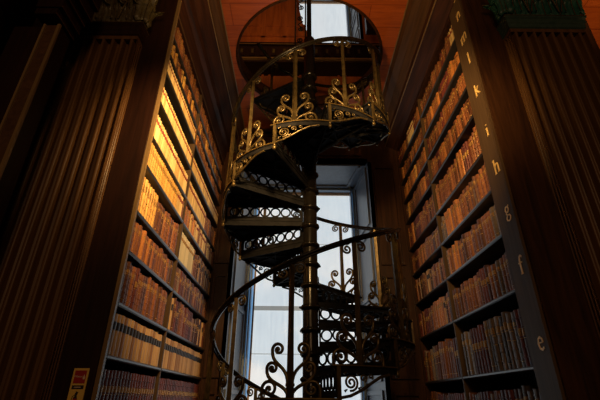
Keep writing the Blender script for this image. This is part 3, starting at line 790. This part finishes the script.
# slender gallery guard rail seen through the well
r = root('guard_rail', (0.2, 4.5, 4.22), 'thin brass guard rail curving across the gallery window', 'rail')
q = MB(); P = [(-.08 + 1.2 * t, -.25 * math.sin(PI * t), 1.86 - .13 * math.sin(PI * min(1, t * 1.25)) + .28 * max(0, t - .45)) for t in [i / 24 for i in range(25)]]
q.tube(P, .012, 6); o = q.build('top_rail', brass, r)
for i in (0, 24):
    q = MB(); q.tube([P[i], (P[i][0], P[i][1], 0)], .010, 6); q.build('rail_post', iron, r)

# scrolled iron panel beside the gallery window post
r = root('scroll_panel', (0.02, 4.4, 4.22), 'black wrought iron scroll panel beside the upper stair post', 'railing')
q = MB()
for x in (-.10, .06): q.tube([(x, 0, 0), (x, 0, 3.2)], .016, 4)
q.build('frame_bar', iron, r)
q = MB()
for i in range(5):
    for sd in (1,):
        P = spiral2(-.02, .55 + i * .5, .05, 1.5, PI / 2, 1)
        P2 = spiral2(-.02, .80 + i * .5, .05, 1.5, -PI / 2, 1)
        q.tube([(x, 0, z) for x, z in P + [(-.055, .66 + i * .5), (.02, .72 + i * .5)] + P2[::-1]], .010, 5)
q.build('scroll', iron, r)

# pale batten leaning in the right rear corner
r = MB(); r.tube([(0, 0, 0), (.0, .0, 1.42)], .014, 4)
o = r.build('wooden_batten', bead_wood, None, (1.50, 4.75, FL)); tag(o, 'pale wooden batten standing against the right bookcase behind the stair', 'batten')
o.rotation_euler = (0.0, R(-1.5), 0)

# ================================================================== books
def book_mesh(style, alt=False):
    """unit book: thickness 1 along x, depth 1 along +y from the spine, height 1 along z"""
    out = [(-.5, 1), (-.5, .15), (-.43, .06), (-.24, .012), (0, 0), (.24, .012), (.43, .06), (.5, .15), (.5, 1)]
    inn = [(.44, 1), (.44, .16), (-.44, .16), (-.44, 1)]
    bands = {'tan': (), 'vellum': (), 'pale': (), 'golden': (.2, .4, .6, .8)}.get(style, (.12, .27, .42, .57, .72, .88) if alt else (.16, .33, .5, .67, .84))
    zs = [(0, 0, 0), (.012, 1, 0)]
    for n_, z in enumerate(bands): zs += [(z - .022, 0, 1 if n_ in ((0, 4) if alt else (2, 3)) else 0), (z - .014, 0, 0), (z - .01, .9, 0), (z + .01, .9, 0), (z + .014, 0, 0), (z + .022, 0, 0)]
    if not bands: zs += [(.25, 0, 0), (.5, 0, 0), (.75, 0, 0)]
    zs += [(.988, 1, 0), (1, 0, 0)]
    ring_n = len(out) + len(inn); V = []; Fc = []; MI = []
    for z, k_, g in zs:
        for i, (x, y) in enumerate(out):
            V.append((x, y - (0.02 * k_ if 0 < k_ < 1 and 1 < i < 7 else 0), z))
        for x, y in inn: V.append((x, y, z))
    for l in range(len(zs) - 1):
        for i in range(ring_n):
            j = (i + 1) % ring_n
            Fc.append((l * ring_n + i, l * ring_n + j, (l + 1) * ring_n + j, (l + 1) * ring_n + i))
            MI.append(1 if zs[l][2] and 2 <= i <= 5 else 0)
    Fc.append(tuple(range(ring_n))[::-1]); MI.append(0)
    Fc.append(tuple((len(zs) - 1) * ring_n + i for i in range(ring_n))); MI.append(0)
    return V, Fc, MI
def label_mesh(z0, z1):
    pts = [(-.40, .040), (-.24, .000), (0, -.013), (.24, .000), (.40, .040)]
    V = [(x, y, z) for z in (z0, z1) for x, y in pts] + [(x, y + .012, z) for z in (z0, z1) for x, y in pts]
    Fc = [(i, i + 1, 6 + i, 5 + i) for i in range(4)] + [(10 + i, 15 + i, 16 + i, 11 + i) for i in range(4)]
    Fc += [(i, 10 + i, 11 + i, i + 1) for i in range(4)] + [(5 + i, 6 + i, 16 + i, 15 + i) for i in range(4)] + [(0, 5, 15, 10), (4, 14, 19, 9)]
    return V, Fc, [0] * len(Fc)
def page_mesh():
    q = MB(); q.box(-.43, .43, .17, .965, .02, .975); return q.v, q.f, [0] * len(q.f)
ULAB = {'vellum': (red_label, .66, .80), 'tan': (black_label, .60, .80), 'golden': (gold_label, .62, .78), 'pale': (gold_label, .7, .8),
        'brown': (gold_label, .69, .81), 'orange': (gold_label, .69, .81), 'maroon': (gold_label, .52, .64), 'grey': (gold_label, .69, .81)}
def mk(name, data, mats):
    me = bpy.data.meshes.new(name); me.from_pydata(data[0], [], [list(f) for f in data[1]])
    for mm in mats: me.materials.append(mm)
    me.polygons.foreach_set('material_index', data[2]); me.update()
    import bmesh
    bm = bmesh.new(); bm.from_mesh(me); bmesh.ops.recalc_face_normals(bm, faces=bm.faces); bm.to_mesh(me); bm.free()
    return me
STY = {}
page_me = mk('page_block', page_mesh(), [page])
for s_ in LEATHER:
    lm, z0, z1 = ULAB[s_]
    STY[s_] = ([mk('book', book_mesh(s_, a_), [LEATHER[s_], gilt]) for a_ in (False, True)], mk('title_label', label_mesh(z0, z1), [lm]))

specs = []     # side, x, y, z, thick, depth, height, style, shelf, bay, pos, lean
def pick(*pairs):
    r_ = random.random() * sum(p for _, p in pairs)
    for s_, p in pairs:
        r_ -= p
        if r_ <= 0: return s_
    return pairs[0][0]
def left_style(i, y, u):
    z = L_SH[i]
    if i == 0: return 'maroon', .052
    if i == 1: return 'tan', .058
    if i == 2: return ('maroon' if u < .0 else pick(('brown', 8), ('maroon', 3), ('tan', .4))), .05
    if i == 3: return pick(('brown', 8), ('orange', 1.6), ('maroon', 1), ('grey', 1)), .047
    if i == 4:
        if y < 2.98: return 'golden', .05
        if y < DIVL: return 'brown', .047
        return ('pale' if y < 4.3 else pick(('brown', 3), ('tan', 1))), .05
    if i == 5: return ('golden' if y < 3.45 else (pick(('vellum', 2), ('brown', 1)) if y < DIVL else pick(('orange', 2), ('vellum', 1)))), .042
    if i == 6: return ('vellum' if y < 4.6 else 'orange'), .040
    if i == 7: return 'vellum', .038
    if i == 8: return ('vellum' if y < DIVL else pick(('brown', 2), ('orange', 1))), .038
    if i == 9: return pick(('brown', 3), ('orange', 2), ('golden', 1)), .042
    return pick(('brown', 3), ('orange', 1.6)), .045
def right_style(i, y, u):
    z = R_SH[i]
    if i <= 1: return pick(('brown', 5), ('maroon', 3), ('grey', 2), ('orange', .5)), .058
    if i <= 4: return pick(('brown', 9), ('orange', 1.5), ('grey', 1.5), ('maroon', 1.5), ('tan', .25)), .050
    return pick(('brown', 6), ('orange', 4), ('golden', .5), ('maroon', 1), ('vellum', .15)), .045
L_HT = [.27, .255, .29, .235, .29, .215, .225, .17, .15, .165, .2]
for side in (-1, 1):
    SH = L_SH if side < 0 else R_SH
    for i, z in enumerate(SH):
        nz = (SH + [L_TOP if side < 0 else R_TOP])[i + 1]
        clear = nz - z - ST - 0.012
        for bay in (0, 1):
            dv = DIVL if side < 0 else DIVR
            ya, yb_ = ((YF + .034 if side < 0 else 2.835), dv - .016) if bay == 0 else (dv + .016, YB - .034)
            y = ya + .003; pos = 0; run = 0; last = None
            hb = (L_HT[i] if side < 0 else clear * random.uniform(.70, .80))
            while True:
                st, th = (left_style if side < 0 else right_style)(i, y, random.random())
                if side > 0 and last and random.random() < .55: st = last
                uniform = st in ('tan', 'vellum', 'maroon', 'golden', 'pale')
                if run <= 0: ths = th * random.uniform(.85, 1.2); hh = hb * random.uniform(.90, 1.06); run = random.randint(3, 8)
                run -= 1
                t = (th * random.uniform(.96, 1.04)) if uniform else ths * random.uniform(.85, 1.15)
                h = min(clear - .004, hb * random.uniform(.98, 1.02) if uniform else hh * random.uniform(.95, 1.05))
                if y + t > yb_: break
                d = min(.30, h * .68) * random.uniform(.95, 1.05)
                gap = .0015
                if not (side > 0 and random.random() < .012):
                    pos += 1
                    xin = (.006 if uniform else random.uniform(.004, .022))
                    specs.append(dict(side=side, x=(AL if side < 0 else AR) + side * (xin + .004), y=y + t / 2, z=z + .0005, t=t, d=d, h=h, st=st, i=i, bay=bay, pos=pos))
                last = st; y += t + gap
# how large each shows in the picture
Rm = Matrix((dX, dY, dZ))
def proj(p):
    c = Rm.transposed() @ Vector(p)
    return (300 + F * c.x / -c.z, 200 - F * c.y / -c.z)
for s in specs:
    a = [proj((s['x'], s['y'] + e, s['z'] + f)) for e in (-s['t'] / 2, s['t'] / 2) for f in (0, s['h'])]
    us = [min(600, max(0, p[0])) for p in a]; vs = [min(400, max(0, p[1])) for p in a]
    # visible spine area by the shoelace of the clipped corners
    q4 = [(us[0], vs[0]), (us[1], vs[1]), (us[3], vs[3]), (us[2], vs[2])]
    s['area'] = abs(sum(q4[j][0] * q4[(j + 1) % 4][1] - q4[(j + 1) % 4][0] * q4[j][1] for j in range(4))) / 2
    s['inview'] = s['area'] > 1.0
specs = [s for s in specs if s['inview']]
specs.sort(key=lambda s: -s['area'])
NIND = 300
words = {'brown': 'brown leather book with raised bands', 'orange': 'orange leather book with raised bands', 'maroon': 'maroon leather book with raised bands',
         'vellum': 'cream vellum book with red label', 'golden': 'golden calfskin book with raised bands', 'tan': 'tan book with black spine label',
         'pale': 'pale ivory vellum book', 'grey': 'grey leather book with gilt label'}
ORD = ['first', 'second', 'third', 'fourth', 'fifth', 'sixth', 'seventh', 'eighth', 'ninth', 'tenth', 'eleventh', 'twelfth', 'thirteenth', 'fourteenth', 'fifteenth', 'sixteenth', 'seventeenth', 'eighteenth', 'nineteenth', 'twentieth'] + ['twenty-' + w_ for w_ in ('first', 'second', 'third', 'fourth', 'fifth', 'sixth', 'seventh', 'eighth', 'ninth')] + ['thirtieth'] + ['thirty-' + w_ for w_ in ('first', 'second', 'third', 'fourth', 'fifth', 'sixth')]
r_let = ['under letter e', 'beside letter e', 'beside letter f', 'beside letter g', 'beside letter h', 'beside letter i', 'beside letter k', 'beside letter l', 'beside letter m', 'beside letter n']
for s in specs[:NIND]:
    bm_, lm_ = STY[s['st']]; bm_ = bm_[int(s['x'] * 7919) % 2]
    o = bpy.data.objects.new('book', bm_); COL.objects.link(o)
    o.location = (s['x'], s['y'], s['z'] + G); o.scale = (s['t'], s['d'], s['h']); o.rotation_euler = (0, 0, PI / 2 if s['side'] < 0 else -PI / 2)
    for nm, me in (('page_block', page_me), ('title_label', lm_)):
        c = bpy.data.objects.new(nm, me); COL.objects.link(c); c.parent = o
    if s['side'] < 0:
        where = 'left bookcase %s shelf up' % ORD[s['i']]; grp = 'books on the left bookcase, %s shelf up' % ORD[s['i']]
    else:
        where = 'right shelf %s' % r_let[s['i']]; grp = 'books on the right bookcase %s' % r_let[s['i']]
    tag(o, '%s, %s %s, %s' % (words[s['st']], ORD[s['pos'] - 1], 'from front' if s['bay'] == 0 else 'behind the divider', where), 'book', grp)
# the rest, too many and too small, as one object per rule
V = []; Fc = []; MI = []; mats = []; base = 0
for s_ in LEATHER: mats += [LEATHER[s_], gilt, ULAB[s_][0]]
keys = list(LEATHER)
cache = {s_: (book_mesh(s_), label_mesh(ULAB[s_][1], ULAB[s_][2])) for s_ in keys}
for s in specs[NIND:]:
    for part_i, data in enumerate(cache[s['st']]):
        a = np.array(data[0]) * np.array([s['t'], s['d'], s['h']])
        c_ = 1 if s['side'] < 0 else -1
        xy = np.stack([-a[:, 1] * c_, a[:, 0] * c_], 1)
        V.append(np.column_stack([xy[:, 0] + s['x'], xy[:, 1] + s['y'], a[:, 2] + s['z']]))
        Fc += [[q_ + base for q_ in f] for f in data[1]]
        kk = keys.index(s['st']) * 3
        MI += [kk + (2 if part_i else v_) for v_ in data[2]]
        base += len(a)
me = bpy.data.meshes.new('smaller_books'); me.from_pydata([tuple(p) for p in np.concatenate(V)], [], Fc)
for mm in mats: me.materials.append(mm)
me.polygons.foreach_set('material_index', MI); me.update()
import bmesh
bm = bmesh.new(); bm.from_mesh(me); bmesh.ops.recalc_face_normals(bm, faces=bm.faces); bm.to_mesh(me); bm.free()
o = place('smaller_books', me)
tag(o, 'rows of small distant leather and vellum books filling the far shelves', 'books', None, 'stuff')
